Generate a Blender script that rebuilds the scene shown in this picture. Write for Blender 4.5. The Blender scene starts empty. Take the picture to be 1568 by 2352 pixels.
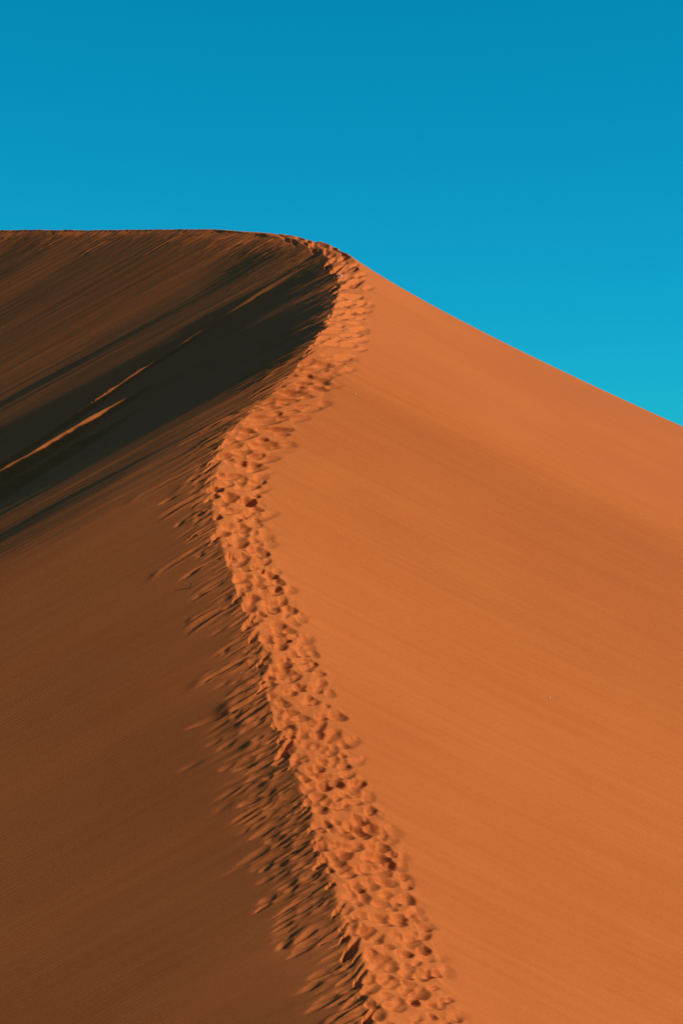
import bpy, math, random
import numpy as np
from mathutils import Vector

rnd = random.Random(7)
rng = np.random.default_rng(11)
scene = bpy.context.scene
COL = scene.collection

# ------------------------------------------------------------------ camera
cam_data = bpy.data.cameras.new("camera")
cam_data.sensor_fit = 'HORIZONTAL'
cam_data.sensor_width = 36.0
cam_data.lens = 36.0 * 2218.0 / 682.0
cam_data.clip_start = 0.5
cam_data.clip_end = 20000.0
cam_data.dof.use_dof = True
cam_data.dof.focus_distance = 66.0
cam_data.dof.aperture_fstop = 3.2
cam = bpy.data.objects.new("camera", cam_data)
COL.objects.link(cam)
cam.location = (0, 0, 0)
cam.rotation_euler = (math.radians(90), 0, 0)
scene.camera = cam

# ------------------------------------------------------------------ sky, sun, exposure
SUN_AZ, SUN_EL = 5.0, 24.0          # degrees behind the camera's right side, degrees above the horizon
world = bpy.data.worlds.new("World")
scene.world = world
world.use_nodes = True
wn, wl = world.node_tree.nodes, world.node_tree.links
wn.clear()
sky = wn.new("ShaderNodeTexSky")
sky.sky_type = 'NISHITA'
sky.sun_disc = False
sky.sun_elevation = math.radians(SUN_EL)
sky.sun_rotation = math.radians(90 + SUN_AZ)
sky.altitude = 6000
sky.air_density = 1.5
sky.dust_density = 0.0
sky.ozone_density = 1.0
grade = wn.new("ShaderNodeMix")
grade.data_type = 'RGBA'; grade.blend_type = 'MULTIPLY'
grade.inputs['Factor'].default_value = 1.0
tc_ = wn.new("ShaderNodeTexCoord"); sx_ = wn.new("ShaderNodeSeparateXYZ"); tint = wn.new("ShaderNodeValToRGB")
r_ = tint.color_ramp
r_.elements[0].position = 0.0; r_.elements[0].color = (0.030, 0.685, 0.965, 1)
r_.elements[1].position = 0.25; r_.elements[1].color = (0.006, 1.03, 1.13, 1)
r_.elements.new(0.8).color = (0.50, 0.62, 0.82, 1)  # less cyan overhead, out of view: added to neutralise the fill in shade
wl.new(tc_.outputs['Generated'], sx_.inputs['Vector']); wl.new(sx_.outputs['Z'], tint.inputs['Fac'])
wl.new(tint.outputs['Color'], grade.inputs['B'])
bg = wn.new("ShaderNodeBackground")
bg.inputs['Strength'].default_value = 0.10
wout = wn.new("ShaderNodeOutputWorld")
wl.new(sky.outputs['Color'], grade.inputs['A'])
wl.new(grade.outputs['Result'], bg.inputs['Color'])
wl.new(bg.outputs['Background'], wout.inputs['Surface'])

a, e = math.radians(SUN_AZ), math.radians(SUN_EL)
SUN = Vector((math.cos(a) * math.cos(e), -math.sin(a) * math.cos(e), math.sin(e)))
sun_data = bpy.data.lights.new("sun", 'SUN')
sun_data.energy = 5.0
sun_data.angle = math.radians(0.5)
sun_data.color = (1.0, 0.98, 0.80)
sun = bpy.data.objects.new("sun", sun_data)
COL.objects.link(sun)
sun.rotation_euler = (-SUN).to_track_quat('-Z', 'Y').to_euler()
sun.location = SUN * 200

scene.view_settings.view_transform = 'Standard'
scene.view_settings.look = 'None'
scene.view_settings.exposure = 0.0
scene.view_settings.gamma = 1.0
scene.view_settings.use_curve_mapping = False

# ------------------------------------------------------------------ materials
def nodes_of(name):
    m = bpy.data.materials.new(name); m.use_nodes = True
    n, l = m.node_tree.nodes, m.node_tree.links
    return m, n, l, n["Principled BSDF"]

def sand_material():
    m, n, l, p = nodes_of("red_sand")
    p.inputs['Roughness'].default_value = 0.95
    p.inputs['Specular IOR Level'].default_value = 0.08
    at = n.new("ShaderNodeAttribute"); at.attribute_name = "flow"
    geo = n.new("ShaderNodeNewGeometry")
    def noise(src, scale, detail, rough=.55, vec_scale=None):
        t = n.new("ShaderNodeTexNoise"); t.inputs['Scale'].default_value = scale
        t.inputs['Detail'].default_value = detail; t.inputs['Roughness'].default_value = rough
        if vec_scale is not None:
            mp = n.new("ShaderNodeMapping"); mp.inputs['Scale'].default_value = vec_scale
            l.new(src, mp.inputs['Vector']); src = mp.outputs['Vector']
        l.new(src, t.inputs['Vector'])
        return t.outputs['Fac']
    streak = noise(at.outputs['Vector'], 1.0, 4, .6, (4.5, 0.16, 1))     # wind lines that run with the fall of the slope
    broad = noise(geo.outputs['Position'], 0.12, 3)
    grain = noise(geo.outputs['Position'], 38.0, 3, .75)
    c1 = n.new("ShaderNodeValToRGB"); c1.color_ramp.elements[0].position = .30; c1.color_ramp.elements[1].position = .70
    c1.color_ramp.elements[0].color = (0.464, 0.112, 0.0262, 1); c1.color_ramp.elements[1].color = (0.506, 0.127, 0.0310, 1)
    l.new(streak, c1.inputs['Fac'])
    c2 = n.new("ShaderNodeMix"); c2.data_type = 'RGBA'; c2.blend_type = 'MULTIPLY'; c2.inputs['Factor'].default_value = 1
    r2 = n.new("ShaderNodeValToRGB"); r2.color_ramp.elements[0].position = .3; r2.color_ramp.elements[1].position = .7
    r2.color_ramp.elements[0].color = (.93, .90, .90, 1); r2.color_ramp.elements[1].color = (1.05, 1.07, 1.08, 1)
    l.new(broad, r2.inputs['Fac'])
    l.new(c1.outputs['Color'], c2.inputs['A']); l.new(r2.outputs['Color'], c2.inputs['B'])
    c3 = n.new("ShaderNodeMix"); c3.data_type = 'RGBA'; c3.blend_type = 'MULTIPLY'; c3.inputs['Factor'].default_value = 1
    r3 = n.new("ShaderNodeValToRGB"); r3.color_ramp.elements[0].position = .25; r3.color_ramp.elements[1].position = .75
    r3.color_ramp.elements[0].color = (.80, .80, .78, 1); r3.color_ramp.elements[1].color = (1.2, 1.2, 1.22, 1)
    l.new(grain, r3.inputs['Fac'])
    l.new(c2.outputs['Result'], c3.inputs['A']); l.new(r3.outputs['Color'], c3.inputs['B'])
    l.new(c3.outputs['Result'], p.inputs['Base Color'])
    b = n.new("ShaderNodeBump"); b.inputs['Strength'].default_value = .25; b.inputs['Distance'].default_value = .012
    l.new(grain, b.inputs['Height']); l.new(b.outputs['Normal'], p.inputs['Normal'])
    return m

def plain_material(name, rgb, rough=.8):
    m, n, l, p = nodes_of(name)
    t = n.new("ShaderNodeTexNoise"); t.inputs['Scale'].default_value = 30
    r = n.new("ShaderNodeValToRGB")
    r.color_ramp.elements[0].color = tuple(c * .75 for c in rgb) + (1,)
    r.color_ramp.elements[1].color = tuple(min(1, c * 1.15) for c in rgb) + (1,)
    l.new(t.outputs['Fac'], r.inputs['Fac']); l.new(r.outputs['Color'], p.inputs['Base Color'])
    p.inputs['Roughness'].default_value = rough
    return m

SAND = sand_material()

# ------------------------------------------------------------------ noise
def vnoise(x, y, seed):
    """smooth value noise in about -1..1"""
    r = np.random.default_rng(seed).random((256, 256)) * 2 - 1
    xi = np.floor(x).astype(np.int64); yi = np.floor(y).astype(np.int64)
    fx = x - xi; fy = y - yi
    fx = fx * fx * fx * (fx * (fx * 6 - 15) + 10); fy = fy * fy * fy * (fy * (fy * 6 - 15) + 10)
    x0, x1, y0, y1 = xi & 255, (xi + 1) & 255, yi & 255, (yi + 1) & 255
    return (r[x0, y0] * (1 - fx) + r[x1, y0] * fx) * (1 - fy) + (r[x0, y1] * (1 - fx) + r[x1, y1] * fx) * fy

def fbm(x, y, seed, octaves=3, gain=.5):
    s, amp = 0, 1
    for o in range(octaves):
        s = s + amp * vnoise(x * 2 ** o + 17.3 * o, y * 2 ** o + 5.1 * o, seed + o); amp *= gain
    return s

def sstep(lo, hi, v):
    q = np.clip((v - lo) / (hi - lo), 0, 1)
    return q * q * (3 - 2 * q)

# ------------------------------------------------------------------ the crest line in space
K = (682 / 1568) / 2218
CREST = np.array([(872, 2900), (868, 2600), (850, 2352), (824, 2248), (776, 2080), (752, 2000), (724, 1920), (684, 1790),
    (642, 1680), (612, 1590), (592, 1480), (558, 1395), (522, 1291), (495, 1205), (483, 1120), (500, 1035), (560, 956), (648, 880),
    (722, 784), (765, 712), (776, 640), (748, 588), (704, 562), (616, 538), (504, 526), (392, 524), (252, 526),
    (84, 526), (-160, 528), (-600, 545), (-1500, 590)], float)
T_LOW, T_DARK, T_BOWL, T_BEND, T_FAR = 1.37, 1.75, 7.5, 3.8, 1.22
lnd = [0.0]
for p0, p1 in zip(CREST[:-1], CREST[1:]):
    dy, dx, ym = p0[1] - p1[1], abs(p1[0] - p0[0]), (p0[1] + p1[1]) / 2
    if ym > 1070: q = K * T_LOW * dy
    elif ym > 800: q = K * T_DARK * dy
    elif ym > 600: q = K * T_BOWL * dy
    elif ym > 542: q = K * (T_BEND * max(dy, 0) + T_FAR * dx)
    else: q = K * T_FAR * dx
    lnd.append(lnd[-1] + q)
lnd = np.array(lnd); lnd += math.log(39.0) - lnd[2]

def catmull(pts, per=60):
    out = []
    n = len(pts)
    for i in range(n - 1):
        a0, a1, a2, a3 = pts[max(i - 1, 0)], pts[i], pts[i + 1], pts[min(i + 2, n - 1)]
        d0 = np.linalg.norm((a1 - a0)[:2]) or 1; d1 = np.linalg.norm((a2 - a1)[:2]); d2 = np.linalg.norm((a3 - a2)[:2]) or 1
        m1 = ((a2 - a1) / d1 * d0 + (a1 - a0) / d0 * d1) / (d0 + d1) * d1 if i > 0 else (a2 - a1)
        m2 = ((a3 - a2) / d2 * d1 + (a2 - a1) / d1 * d2) / (d1 + d2) * d1 if i < n - 2 else (a2 - a1)
        for s in np.arange(per) / per:
            out.append((2 * s ** 3 - 3 * s ** 2 + 1) * a1 + (s ** 3 - 2 * s ** 2 + s) * m1 + (-2 * s ** 3 + 3 * s ** 2) * a2 + (s ** 3 - s ** 2) * m2)
    out.append(pts[-1])
    return np.array(out)

curve = catmull(np.column_stack([CREST, lnd]))
dd = np.exp(curve[:, 2])
P0 = np.column_stack([(curve[:, 0] - 784) * K * dd, dd, -(curve[:, 1] - 1176) * K * dd])
# even, finely spaced, then smoothed so that the slopes below have no kinks
arc = np.concatenate([[0], np.cumsum(np.linalg.norm(np.diff(P0, axis=0), axis=1))])
fine = np.arange(0, arc[-1], 0.05)
PF = np.column_stack([np.interp(fine, arc, P0[:, i]) for i in range(3)])
def gsmooth(A, sig):
    r = int(sig * 3); g = np.exp(-.5 * (np.arange(-r, r + 1) / sig) ** 2); g /= g.sum()
    B = np.concatenate([np.repeat(A[:1], r, 0) + (np.arange(-r, 0)[:, None]) * (A[1] - A[0]), A, np.repeat(A[-1:], r, 0) + (np.arange(1, r + 1)[:, None]) * (A[-1] - A[-2])])
    return np.column_stack([np.convolve(B[:, i], g, 'valid') for i in range(A.shape[1])])
PF = gsmooth(PF, 0.6 / 0.05)
_d = PF[:, 1]; _ds = np.exp(gsmooth(np.log(_d)[:, None], 2.2 / 0.05)[:, 0])
PF = PF * (_ds / _d)[:, None]                  # bends of the slope are broader than bends of the outline
arcf = np.concatenate([[0], np.cumsum(np.linalg.norm(np.diff(PF, axis=0), axis=1))])

def proj(p):                                   # where a point falls in the photograph (units of its 1568 wide copy)
    return 784 + p[..., 0] / p[..., 1] / K, 1176 - p[..., 2] / p[..., 1] / K

ix, iy = proj(PF)
# row spacing: about half a pixel inside the view, coarser outside
pxspeed = np.hypot(np.gradient(ix), np.gradient(iy)) * 682 / 1568 / np.gradient(arcf)
inside = sstep(-260, -60, ix) * sstep(2800, 2700, iy)
dens = inside * np.maximum(pxspeed / 0.46, 6.0) + (1 - inside) * 2.2
cum = np.concatenate([[0], np.cumsum((dens[1:] + dens[:-1]) / 2 * np.diff(arcf))])
NR = int(cum[-1])
ta = np.interp(np.linspace(0, cum[-1], NR), cum, arcf)
P = np.column_stack([np.interp(ta, arcf, PF[:, i]) for i in range(3)])
rx, ry = proj(P)
DEPTH = P[:, 1]

# ------------------------------------------------------------------ slopes swept from the crest
SIG = 0.30
S = np.column_stack([-.87 - SIG * P[:, 0] / DEPTH, np.full(NR, -SIG), -.47 - SIG * P[:, 2] / DEPTH])
RHO = 0.0
R = np.column_stack([.87 + RHO * P[:, 0] / DEPTH, np.full(NR, RHO), -.45 + RHO * P[:, 2] / DEPTH])
T = np.gradient(P, axis=0); T /= np.linalg.norm(T, axis=1)[:, None]
NL = np.cross(T, S); NL /= np.linalg.norm(NL, axis=1)[:, None]; NL *= np.sign(NL[:, 2:])
NRm = np.cross(T, R); NRm /= np.linalg.norm(NRm, axis=1)[:, None]; NRm *= np.sign(NRm[:, 2:])

uL = np.concatenate([-np.geomspace(25.2, 90, 22)[::-1], -np.linspace(6.9, 25, 130)[::-1], -np.linspace(2.2, 6.8, 78)[::-1], -np.arange(0.5, 2.2, 0.034)[::-1], -np.arange(0.022, 0.5, 0.022)[::-1]])
uR = np.concatenate([np.arange(0, 2.3, 0.022), np.linspace(2.34, 4, 26), np.geomspace(4.2, 75, 46)])
U = np.concatenate([uL, uR]); NC = len(U)
UU = np.broadcast_to(U[None, :], (NR, NC)); TT = np.broadcast_to(ta[:, None], (NR, NC))
left = (U < 0)
BASE = P[:, None, :] + np.where(left[None, :, None], -UU[..., None] * S[:, None, :], UU[..., None] * R[:, None, :])
# the windward side eases off away from the crest
BASE[..., 2] += np.where(left, 0, 0.0022 * np.clip(UU - 1.5, 0, 25) ** 2)
mix = sstep(-.35, .35, UU)[..., None]
NRMD = NL[:, None, :] * (1 - mix) + NRm[:, None, :] * mix

# ------------------------------------------------------------------ relief
upper = sstep(1120, 1000, ry)[:, None]         # 1 on the upper half of the crest, where the face drops into the bowl
far = sstep(600, 540, ry)[:, None] * sstep(740, 640, rx)[:, None]
edge = np.interp(ry, [480, 545, 640, 760, 900, 1050, 1200, 1700, 2352], [.8, .9, .95, 1.0, 1.05, 1.2, 1.5, 1.95, 2.15])[:, None]
edge = edge + .14 * fbm(ta / .9, ta * 0, 3, 2)[:, None]
H = np.zeros((NR, NC))
AL = -np.minimum(UU, 0)                        # metres down the slip face
L = left[None, :].astype(float)

# flutes that run down the slip face
H += L * (0.036 + .044 * upper) * fbm(TT / 3.2, AL / 30, 21, 2) * sstep(.1, 4, AL)
H += L * (0.002 + .009 * upper) * fbm(TT / .85 + AL * .02, AL / 9, 25, 3) * sstep(.05, 2.0, AL)
H += L * (0.0006 + .0065 * upper) * fbm(TT / .30, AL / 3.5, 31, 2) * sstep(0, .6, AL)
# broken, streaky sand right under the crest
near_len = np.interp(ry, [500, 700, 1000, 1200, 1500, 1750, 2050, 2200, 2352], [1.6, 2.4, 1.2, .6, .5, .75, .8, .45, .4])[:, None]
near = np.exp(-(AL / near_len) ** 1.5)
H += L * near * .013 * fbm(TT / .26 + .5 * AL, AL / 1.1, 41, 3)
H += L * near * .007 * fbm(TT / .10, AL / .55, 47, 2)
# older slide tracks that stand proud in the bowl
bx, by = proj(BASE[:, left][:, ::6])
def on_face(X, Y):
    i, j = np.unravel_index(np.argmin((bx - X) ** 2 + (by - Y) ** 2), bx.shape)
    return ta[i], AL[0, left][::6][j]
for (xa, ya, xb, yb, wide, high, rough) in [(690, 612, 440, 772, .26, .07, .9), (440, 772, 0, 1085, .16, .15, .5), (335, 905, 0, 1105, .27, .29, .9), (300, 962, 0, 1150, .30, .35, .9)]:
    (tA, aA), (tB, aB) = on_face(xa, ya), on_face(xb, yb)
    tl = tA + (tB - tA) * np.clip((AL - aA) / (aB - aA), -.3, 1.5)
    tl = tl + wide * .7 * vnoise(AL / 3.5 + xa, AL * 0 + ya, 67)
    q = (TT - tl) / wide
    along = sstep(aA - 1.0, aA + 2.5, AL) * sstep(aB * 1.35 + 4, aB + 2, AL)
    H += L * along * np.exp(-q * q) * high * (1 + rough * .35 * fbm(AL / 1.9 + xa, TT / 2, 63, 2))
# wind ripples on the lower slip face
phase = TT / .105 + 1.6 * fbm(TT / 2.2, AL / 3.0, 51, 2) + .35 * fbm(TT / .5, AL / .7, 55, 1)
rip = (1 - upper) * sstep(.9, 2.4, AL) * (.55 + .45 * vnoise(TT / 1.3, AL / 2.0, 58)) * sstep(72, 52, DEPTH)[:, None]
H += L * rip * .0013 * np.sin(phase * 2 * math.pi)

# the trodden band: lumpy sand
band = sstep(-.03, .12, UU) * sstep(edge + .35, edge - .15, UU)
H += band * (+.012 + .016 * fbm((TT - .9 * UU) / .45, UU / .4, 61, 3))
# long faint wind lines on the windward face
AR = np.maximum(UU, 0)
H += (1 - L) * sstep(edge, edge + 1.5, UU) * (.003 * fbm(TT / .5 + AR * .02, AR / 9, 71, 3) * (.5 + .5 * vnoise(TT / 2.1, AR / 5, 73)) + .018 * fbm(TT / 5, AR / 22, 75, 2))

def window(tc, uc, tr, ur):
    i0, i1 = np.searchsorted(ta, [tc - tr, tc + tr]); j0, j1 = np.searchsorted(U, [uc - ur, uc + ur])
    return slice(i0, i1), slice(j0, j1)

PITID = np.full((NR, NC), -1, np.int32); PITR = np.full((NR, NC), 9.0)
prints = []
rise = np.gradient(-ry, ta); drop = .46 / (K * DEPTH)
SHEAR = np.clip(.85 * drop / np.maximum(rise, 1e-3), 0, 2.6)      # treads lie level on the sloping crest
FORE = np.clip(.52 / np.maximum(rise * K * DEPTH, 1e-3), 1, 3.0)     # where the crest hardly climbs people take longer, dragging steps
DENT = np.full((NR, NC), 9.0)
def stamp(tc, uc, la, lb, rot, depth, rim=0.0, keep=True, shear=None, tilt=0.0, power=2, lean=0.0):
    """one footprint: a dish of half-length la along the crest and half-width lb across it; dishes that meet leave a sharp rim"""
    if shear is None: shear = SHEAR[min(np.searchsorted(ta, tc), NR - 1)]
    sl = window(tc, uc, la * 1.9 + abs(shear) * lb * 1.5, max(la, lb) * 1.6)
    y = UU[sl] - uc; x = TT[sl] - tc - shear * y
    if x.size == 0: return
    c, s = math.cos(rot), math.sin(rot)
    px, py = (c * x + s * y) / la, (-s * x + c * y) / lb
    wob = 1 + .2 * vnoise(x / la * 1.1 + tc * 7, y / lb * 1.1 + uc * 5, 91) + .08 * vnoise(x / la * 3 + tc * 7, y / lb * 3 + uc * 5, 92)
    r = np.hypot(px, py) * wob
    dish = depth * (np.minimum(r, 1.5) ** power - 1) + rim + (tilt * y - lean * x) * np.exp(-(r / 1.25) ** 6)
    dish = np.where(r > 1.45, 9.0, dish)
    won = dish < DENT[sl]
    DENT[sl] = np.minimum(DENT[sl], dish)
    if keep:
        k = len(prints); prints.append((tc, uc))
        PITID[sl][won & (r < 1.3)] = k; PITR[sl][won] = r[won]
    else:
        PITID[sl][won] = -1

slides = []
SLID = np.full((NR, NC), -1, np.int32)
def slide(tc, length, half, depth, lobe, bend=.0, start=.05):
    """sand kicked off the crest: a chute with raised sides that ends in a small lobe"""
    i0, i1 = np.searchsorted(ta, [tc - half * 4 - abs(bend) * length ** 2, tc + half * 4 + abs(bend) * length ** 2])
    j0, j1 = np.searchsorted(U, [-(length + half * 5), -start + .06])
    sl = (slice(i0, i1), slice(j0, j1))
    al = AL[sl]; s = al / length
    ct = tc + bend * al ** 2 + .35 * half * vnoise(al / .35 + tc * 3, al * 0, 93)
    hw = half * (.75 + .5 * s)
    q = (TT[sl] - ct) / hw
    along = sstep(start - .05, start + .12, al) * sstep(1.0, .72, s)
    chute = -np.exp(-(q ** 2) * 1.1) + .75 * np.exp(-((np.abs(q) - 1.55) / .5) ** 2)
    H[sl] += depth * along * chute * (1 - .4 * s)
    e = ((al - length * .95) / (half * 2.6)) ** 2 + q ** 2 * .7
    H[sl] += lobe * np.exp(-e)
    k = len(slides); slides.append((tc, length))
    SLID[sl][(np.abs(q) < 1.7) & (s < 1.08) & (al > .03)] = k

t_of_y = lambda y: float(np.interp(-y, -ry[ry.argmax():np.argmin(np.abs(rx - 776)) + 1], ta[ry.argmax():np.argmin(np.abs(rx - 776)) + 1]))
vis = np.where((ry < 2720) & (rx > -60))[0]
t0, t1 = ta[vis[0]], ta[vis[-1]]
# chutes down the slip face
tc = t0
while tc < t1:
    yy = np.interp(tc, ta, ry); xx = np.interp(tc, ta, rx)
    if yy < 1050:
        gap = rnd.choice([.1, .15, .25, .45, .9]) * rnd.uniform(.7, 1.4); ln = rnd.choice([rnd.uniform(.4, 1.5), rnd.uniform(1.0, 3.6)]); hf = rnd.uniform(.035, .14); dp = rnd.uniform(.012, .045)
        if xx < 600 and yy < 560: gap *= 1.5; ln *= .8
        slide(tc, ln, hf, dp, rnd.uniform(0, .012))
    elif 1560 < yy < 2100:
        gap = rnd.choice([.08, .12, .2, .3, .5]) * rnd.uniform(.7, 1.4); ln = rnd.choice([rnd.uniform(.25, .8), rnd.uniform(.5, 1.5)]); hf = rnd.uniform(.04, .11); dp = rnd.uniform(.008, .034)
        slide(tc, ln, hf, dp, rnd.choice([0, .02, .04]), bend=-rnd.uniform(.0, .16))
    else:
        gap = rnd.choice([.06, .09, .14, .22, .6]) * rnd.uniform(.7, 1.4); ln = rnd.choice([rnd.uniform(.2, .6), rnd.uniform(.3, .9), rnd.uniform(.6, 1.9)]); hf = rnd.uniform(.03, .10); dp = rnd.uniform(.008, .04)
        slide(tc, ln, hf, dp, rnd.choice([0, 0, .02]), bend=-rnd.uniform(-.02, .16))
    tc += gap
# treads and scuffs strayed onto the slip face: dishes drawn out down the slope
def yy_far(tc): return np.interp(tc, ta, ry) < 570
def scuff(tc, uc, big=1.0):
    stamp(tc, uc, rnd.uniform(.05, .105) * big, rnd.uniform(.14, .40) * big, rnd.uniform(-.12, .12), rnd.uniform(.014, .046) * big, rnd.uniform(0, .012), shear=rnd.uniform(-.15, .1))
for _ in range(270):
    scuff(rnd.uniform(t_of_y(2130), t_of_y(1580)), -abs(rnd.gauss(0, .68)) - .10, rnd.uniform(.8, 1.45))
for _ in range(45):
    scuff(rnd.uniform(t_of_y(2400), t_of_y(2130)), -abs(rnd.gauss(0, .38)) - .08, rnd.uniform(.8, 1.3))
for _ in range(130):
    scuff(rnd.uniform(t0, t1), -abs(rnd.gauss(0, .2)) - .12, rnd.uniform(.6, 1.0))
for _ in range(55):
    scuff(rnd.uniform(t_of_y(1560), t_of_y(1040)), -abs(rnd.gauss(0, .4)) - .15, rnd.uniform(.7, 1.1))
# the trail itself: rows of prints, side by side and over one another
tc = t0
while tc < t1:
    w = float(np.interp(tc, ta, edge[:, 0]))
    n_across = max(2, int(round(w / .30)))
    fs = FORE[min(np.searchsorted(ta, tc), NR - 1)]
    for q in range(n_across):
        if rnd.random() < .08: continue
        uc = (q + .5) / n_across * w + rnd.gauss(0, .10)
        if np.interp(tc, ta, ry) < 545 and uc < .35: continue
        g = rnd.choice([.7, .85, 1.0, 1.0, 1.15, 1.3])
        soften = .5 if yy_far(tc) else 1
        where_ = (tc + rnd.uniform(-.22, .22) * fs, uc, rnd.uniform(.105, .165) * g * fs, rnd.uniform(.14, .25) * g, rnd.gauss(0, .3) / fs)
        if rnd.random() < .25:     # a tread stamped level into the slope
            stamp(*where_, rnd.uniform(.03, .06) * g * soften, rnd.uniform(-.03, .01), tilt=rnd.uniform(.35, .6), lean=rnd.uniform(.2, .6) / fs, power=2)
        else:                      # a heel hole with a steep uphill wall
            stamp(*where_, rnd.uniform(.05, .10) * g * soften * (.8 + .2 * fs), rnd.uniform(-.02, .01), tilt=rnd.uniform(-.05, .28), lean=rnd.uniform(.4, .95) / fs, power=rnd.choice([1.2, 1.6, 2.2]))
    if rnd.random() < .5:
        stamp(tc, w + rnd.uniform(0, .3), rnd.uniform(.14, .24) * fs, rnd.uniform(.2, .34), rnd.gauss(0, .3) / fs, rnd.uniform(.02, .06), rnd.uniform(-.01, .02), tilt=rnd.uniform(.1, .3), lean=rnd.uniform(.1, .3) / fs)
    tc += rnd.uniform(.21, .32) * fs
H += band * .002 * fbm(TT / .09, UU / .07, 87, 2)          # crumbs
DENT = np.minimum(DENT, .14)
crisp = DENT.copy()
for _ in range(2):                                  # dry sand slumps: no rim stays knife sharp
    DENT[1:-1] = .25 * DENT[:-2] + .5 * DENT[1:-1] + .25 * DENT[2:]
    DENT[:, 1:-1] = .25 * DENT[:, :-2] + .5 * DENT[:, 1:-1] + .25 * DENT[:, 2:]
DENT = np.where(left[None, :], crisp, DENT)
soft = .010
H = .5 * (H + (H * .6 + DENT) - np.sqrt((H - (H * .6 + DENT)) ** 2 + soft ** 2)) + .25 * soft
# sand that ran out of the trail's outer edge
spill = sstep(edge - .1, edge + .05, UU) * np.exp(-np.maximum(UU - edge, 0) / .35) * (1 - L)
H += spill * .022 * fbm(TT / .28 + .3 * UU, UU / 1.0, 83, 2)

plate = sstep(690, 575, ry)[:, None]              # over the summit the trail lies on a flat shoulder
H += (1 - L) * plate * .45 * np.minimum(UU, .9) * np.exp(-np.maximum(UU - .9, 0) / 3.2)
H -= (.012 + .04 * far) * np.exp(-np.abs(UU) / (.12 + .25 * far))
# the crest is broken into bites by feet and wind: the slip face cuts back into the windward side
w1 = vnoise(ta / .95, ta * 0, 101); w2 = vnoise(ta / .33, ta * 0 + 9, 103); w3 = vnoise(ta / 1.7, ta * 0, 105)
bite = (.01 + .13 * np.maximum(0, w1 + .1) ** 1.2 + .03 * np.maximum(0, w2)) * (.75 + .45 * w3)
bite *= 1 - .65 * sstep(640, 560, ry) * sstep(720, 600, rx)
bite = np.clip(bite, .006, .42)[:, None]
bl = np.empty((NR, NC)); cols = np.where(left)[0]
for j in cols: bl[:, j] = np.interp(ta - .10 * AL[0, j], ta, bite[:, 0])
bl[:, ~left] = bite
RN = (R * NL).sum(1)[:, None]; NN = (NRMD * NL[:, None, :]).sum(2)
H = np.where(left[None, :], H - bl * np.exp(-(AL / 1.1) ** 1.3) / NN, H)
jb = np.searchsorted(U, -.07)
brink = (H[:, jb] * NN[:, jb])[:, None]          # the windward side is cut off where the slip face has come to
H = np.where(left[None, :] & (UU > -.07), brink / NN, H)
run_back = np.clip(2.1 * drop / np.maximum(rise, 1e-3), 0, 3.2)
brk = np.repeat(brink, NC, 1)                    # the bites keep the run of the slides
for j in np.where((U > 0) & (U < 1.1))[0]: brk[:, j] = np.interp(ta - run_back * U[j], ta, brink[:, 0])
cut = (brk - UU * RN) / NN
soft = .012
right_cut = .5 * (H + cut - np.sqrt((H - cut) ** 2 + soft ** 2))
H = np.where((UU >= 0) & (UU < 1.0), right_cut, H)
V = BASE + NRMD * H[..., None]
del BASE, NRMD

# vertex normals of the whole sheet
dT = np.gradient(V, axis=0); dU = np.gradient(V, axis=1)
VN = np.cross(dU, dT); VN /= np.linalg.norm(VN, axis=2)[..., None] + 1e-12
VN *= np.sign(np.median(VN[..., 2]))

# ------------------------------------------------------------------ cut the sheet into its named parts
idx = np.arange(NR * NC, dtype=np.int32).reshape(NR, NC)
quads = np.stack([idx[:-1, :-1], idx[:-1, 1:], idx[1:, 1:], idx[1:, :-1]], -1).reshape(-1, 4)
Vf = V.reshape(-1, 3).astype(np.float32); Nf = VN.reshape(-1, 3).astype(np.float32)
flow = np.stack([TT, UU, np.zeros_like(UU)], -1).reshape(-1, 3).astype(np.float32)

def sheet(name, faces, parent):
    used, inv = np.unique(faces, return_inverse=True)
    me = bpy.data.meshes.new(name)
    n, f = len(used), len(faces)
    me.vertices.add(n); me.vertices.foreach_set("co", Vf[used].ravel())
    me.loops.add(f * 4); me.loops.foreach_set("vertex_index", inv.astype(np.int32).ravel())
    me.polygons.add(f); me.polygons.foreach_set("loop_start", np.arange(f, dtype=np.int32) * 4)
    me.update(calc_edges=True)
    me.polygons.foreach_set("use_smooth", np.ones(f, bool))
    at = me.attributes.new("flow", 'FLOAT_VECTOR', 'POINT'); at.data.foreach_set("vector", flow[used].ravel())
    cn = me.attributes.new("custom_normal", 'FLOAT_VECTOR', 'POINT'); cn.data.foreach_set("vector", Nf[used].ravel())
    me.materials.append(SAND)
    o = bpy.data.objects.new(name, me); COL.objects.link(o); o.parent = parent
    return o

dune = bpy.data.objects.new("sand_dune", None); COL.objects.link(dune)
dune['label'] = "tall red sand dune with a trodden crest and one shaded side"
dune['kind'] = 'structure'

fc = (slice(None, -1), slice(None, -1))
pit_q = PITID[fc].ravel(); sl_q = SLID[fc].ravel(); u_q = UU[fc].ravel()
edge_q = np.broadcast_to(edge, (NR, NC))[fc].ravel()
region = np.where(u_q < -.02, 0, np.where(u_q < edge_q, 1, 2))

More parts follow.
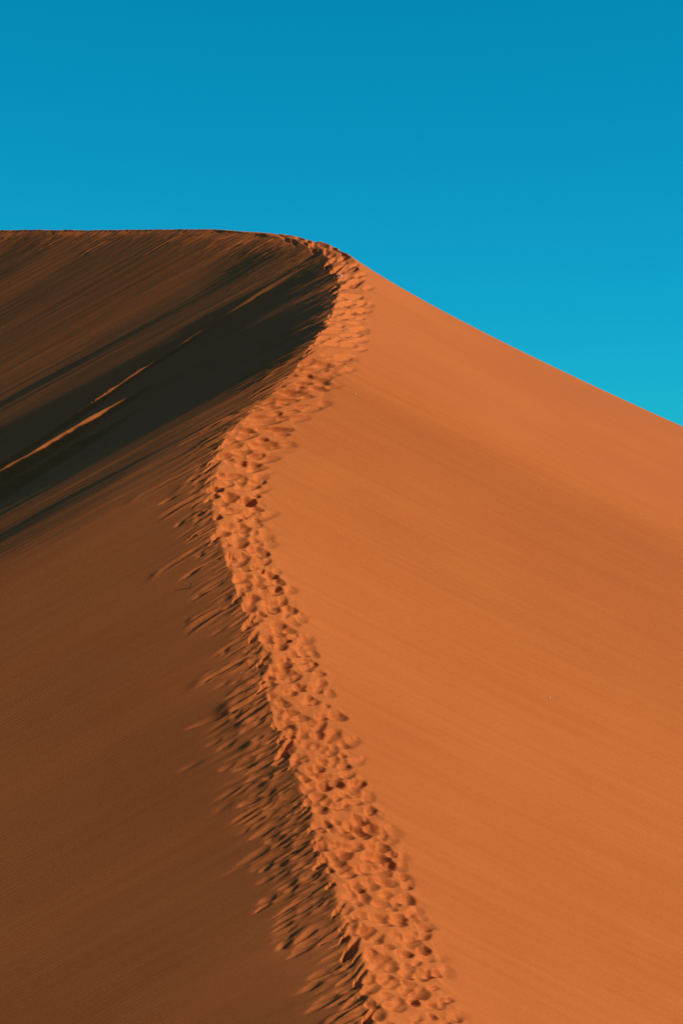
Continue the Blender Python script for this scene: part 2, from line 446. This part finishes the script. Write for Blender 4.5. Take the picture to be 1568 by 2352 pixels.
slip = None
pix = np.bincount(pit_q[pit_q >= 0], minlength=len(prints))
size = np.array([cnt for cnt in pix])
ptx = np.array([np.interp(p[0], ta, ry) for p in prints]); pxx = np.array([np.interp(p[0], ta, rx) for p in prints])
scale = size / 1.0
scale[(ptx > 2420) | (pxx < 0)] = 0
order = np.argsort(-scale)
keep_pit = set(order[:300].tolist()); keep_pit = {k for k in keep_pit if scale[k] > 60}
ks = np.array(sorted(keep_pit))
is_print = np.isin(pit_q, ks)
cnt = np.bincount(sl_q[(sl_q >= 0) & ~is_print], minlength=len(slides)).astype(float)
sty = np.array([np.interp(s[0], ta, ry) for s in slides]); cnt[sty > 2420] = 0
kslide = np.argsort(-cnt)[:160]; kslide = kslide[cnt[kslide] > 250]
is_slide = np.isin(sl_q, kslide) & ~is_print & (region == 0)

slip = sheet("slip_face", quads[(region == 0) & ~is_print & ~is_slide], dune)
slip['label'] = "shaded left slope with sand slides and wind ripples"
path = sheet("footpath", quads[(region == 1) & ~is_print], dune)
path['label'] = "bright trodden path along the crest"
wind = sheet("windward_face", quads[(region == 2) & ~is_print], dune)
wind['label'] = "smooth sunlit orange slope"
for k in ks:
    m = pit_q == k
    if m.sum() > 20: sheet("footprint", quads[m], path)
for k in kslide:
    m = is_slide & (sl_q == k)
    if m.sum() > 60: sheet("sand_slide", quads[m], slip)

# ------------------------------------------------------------------ desert floor far below
g = bpy.data.meshes.new("desert_floor")
Z = -30.0; A = 6000.0
nn = 24
gx = np.linspace(-A, A, nn)
gv = [(x, y, Z + (1.5 * math.sin(x * .011) * math.cos(y * .009))) for y in gx for x in gx]
gf = [(j * nn + i, j * nn + i + 1, (j + 1) * nn + i + 1, (j + 1) * nn + i) for j in range(nn - 1) for i in range(nn - 1)]
g.from_pydata(gv, [], gf); g.materials.append(SAND)
floor = bpy.data.objects.new("desert_floor", g); COL.objects.link(floor)
floor['kind'] = 'structure'; floor['label'] = "flat red desert floor around the dune"

# ------------------------------------------------------------------ small things lying on the sand
px_all, py_all = proj(V)
def spot(sx, sy, ulo, uhi):
    """the visible point of the sand at a place given in source pixels of the photograph"""
    X, Y = sx * 1568 / 2500, sy * 1568 / 2500
    j0, j1 = np.searchsorted(U, [ulo, uhi])
    d2 = (px_all[:, j0:j1] - X) ** 2 + (py_all[:, j0:j1] - Y) ** 2
    i, j = np.unravel_index(np.argmin(d2), d2.shape)
    return Vector(V[i, j0 + j]), Vector(VN[i, j0 + j])

def tag(o, label, cat, group=None):
    o['label'] = label; o['category'] = cat
    if group: o['group'] = group

def add_mesh(name, verts, faces, mat, smooth=True):
    me = bpy.data.meshes.new(name); me.from_pydata(verts, [], faces); me.materials.append(mat)
    for p in me.polygons: p.use_smooth = smooth
    o = bpy.data.objects.new(name, me); COL.objects.link(o)
    return o

# crumpled scrap of white paper
WHITE = plain_material("white_paper", (.85, .85, .83), .6)
r2 = random.Random(5); n = 7
pv = [((i / (n - 1) - .5) * .15, (j / (n - 1) - .5) * .19, .045 + .04 * math.sin(i * 1.9 + j * .7) + r2.uniform(-.015, .015) - .03 * ((i - 3) ** 2 + (j - 3) ** 2) / 18) for j in range(n) for i in range(n)]
pf = [(j * n + i, j * n + i + 1, (j + 1) * n + i + 1, (j + 1) * n + i) for j in range(n - 1) for i in range(n - 1)]
nv = len(pv)
pv += [(x, y, z - .002) for x, y, z in pv]; pf += [tuple(v + nv for v in reversed(q)) for q in pf]
scrap = add_mesh("paper_scrap", pv, pf, WHITE, False)
scrap.location, _ = spot(1243, 1011, -.3, .5)
tag(scrap, "small crumpled white scrap of paper on the crest below the summit bend", "litter")

# short dark twig standing in the slip face
DARK = plain_material("dry_wood", (.05, .028, .015), .9)
def tube(path, radii, k=7):
    vs, fs = [], []
    for (x, y, z), r in zip(path, radii):
        for q in range(k):
            an = 2 * math.pi * q / k; vs.append((x + r * math.cos(an), y + r * math.sin(an), z))
    for s in range(len(path) - 1):
        for q in range(k): fs.append((s * k + q, s * k + (q + 1) % k, (s + 1) * k + (q + 1) % k, (s + 1) * k + q))
    fs.append(tuple(range(k))[::-1]); fs.append(tuple(range((len(path) - 1) * k, len(path) * k)))
    return vs, fs
tv, tf = tube([(0, 0, -.05), (.003, 0, .02), (-.002, .003, .05), (.003, .002, .08), (.012, 0, .105)], [.014, .014, .012, .010, .006])
twig = add_mesh("twig", tv, tf, DARK)
twig.location, _ = spot(697, 2152, -6, -.6)
tag(twig, "short dark dry twig sticking up from the shaded slope", "twig")

# pale pebbles on the sunlit slope
STONE = plain_material("pale_stone", (.72, .62, .52), .8)
def pebble_mesh(seed):
    rr = random.Random(seed); vs, fs = [], []
    rings, seg = 5, 8
    vs.append((0, 0, 1))
    for a_ in range(1, rings):
        for b_ in range(seg):
            th, ph = math.pi * a_ / rings, 2 * math.pi * b_ / seg
            s_ = rr.uniform(.82, 1.1); vs.append((s_ * 1.25 * math.sin(th) * math.cos(ph), s_ * .9 * math.sin(th) * math.sin(ph), s_ * .7 * math.cos(th)))
    vs.append((0, 0, -.7))
    for b_ in range(seg): fs.append((0, 1 + b_, 1 + (b_ + 1) % seg))
    for a_ in range(rings - 2):
        for b_ in range(seg): fs.append((1 + a_ * seg + b_, 1 + (a_ + 1) * seg + b_, 1 + (a_ + 1) * seg + (b_ + 1) % seg, 1 + a_ * seg + (b_ + 1) % seg))
    q0 = 1 + (rings - 2) * seg
    for b_ in range(seg): fs.append((q0 + b_, len(vs) - 1, q0 + (b_ + 1) % seg))
    return vs, fs
proto = None
PEBBLES = [(1299, 1443, "tiny pale pebble close beside the upper part of the footprint trail"),
    (1675, 1697, "tiny pale pebble on the sunlit slope midway between trail and right edge"),
    (2008, 1420, "tiny pale pebble just under the right skyline of the dune"),
    (1966, 1787, "tiny pale pebble low of the skyline, alone high on the wide sunlit slope"),
    (1555, 1963, "tiny pale pebble on smooth sand beside the middle bulge of the trail"),
    (2000, 2562, "tiny pale pebble, the lowest one on the sunlit slope"),
    (2355, 1883, "tiny pale pebble on the sunlit slope nearest the right edge of the view")]
for sx, sy, words in PEBBLES:
    if proto is None:
        v_, f_ = pebble_mesh(3); o = proto = add_mesh("pebble", v_, f_, STONE)
    else:
        o = proto.copy(); COL.objects.link(o)
    loc, nor = spot(sx, sy, 1.0, 60)
    sc = .016 + .005 * rnd.random()
    o.scale = (sc, sc, sc); o.rotation_euler = (0, 0, rnd.uniform(0, 6)); o.location = loc + nor * .008
    tag(o, words, "pebble", "pebbles scattered on the sunlit slope")
print("rows", NR, "cols", NC, "quads", len(quads), "prints", len(ks), "slides", len(kslide))
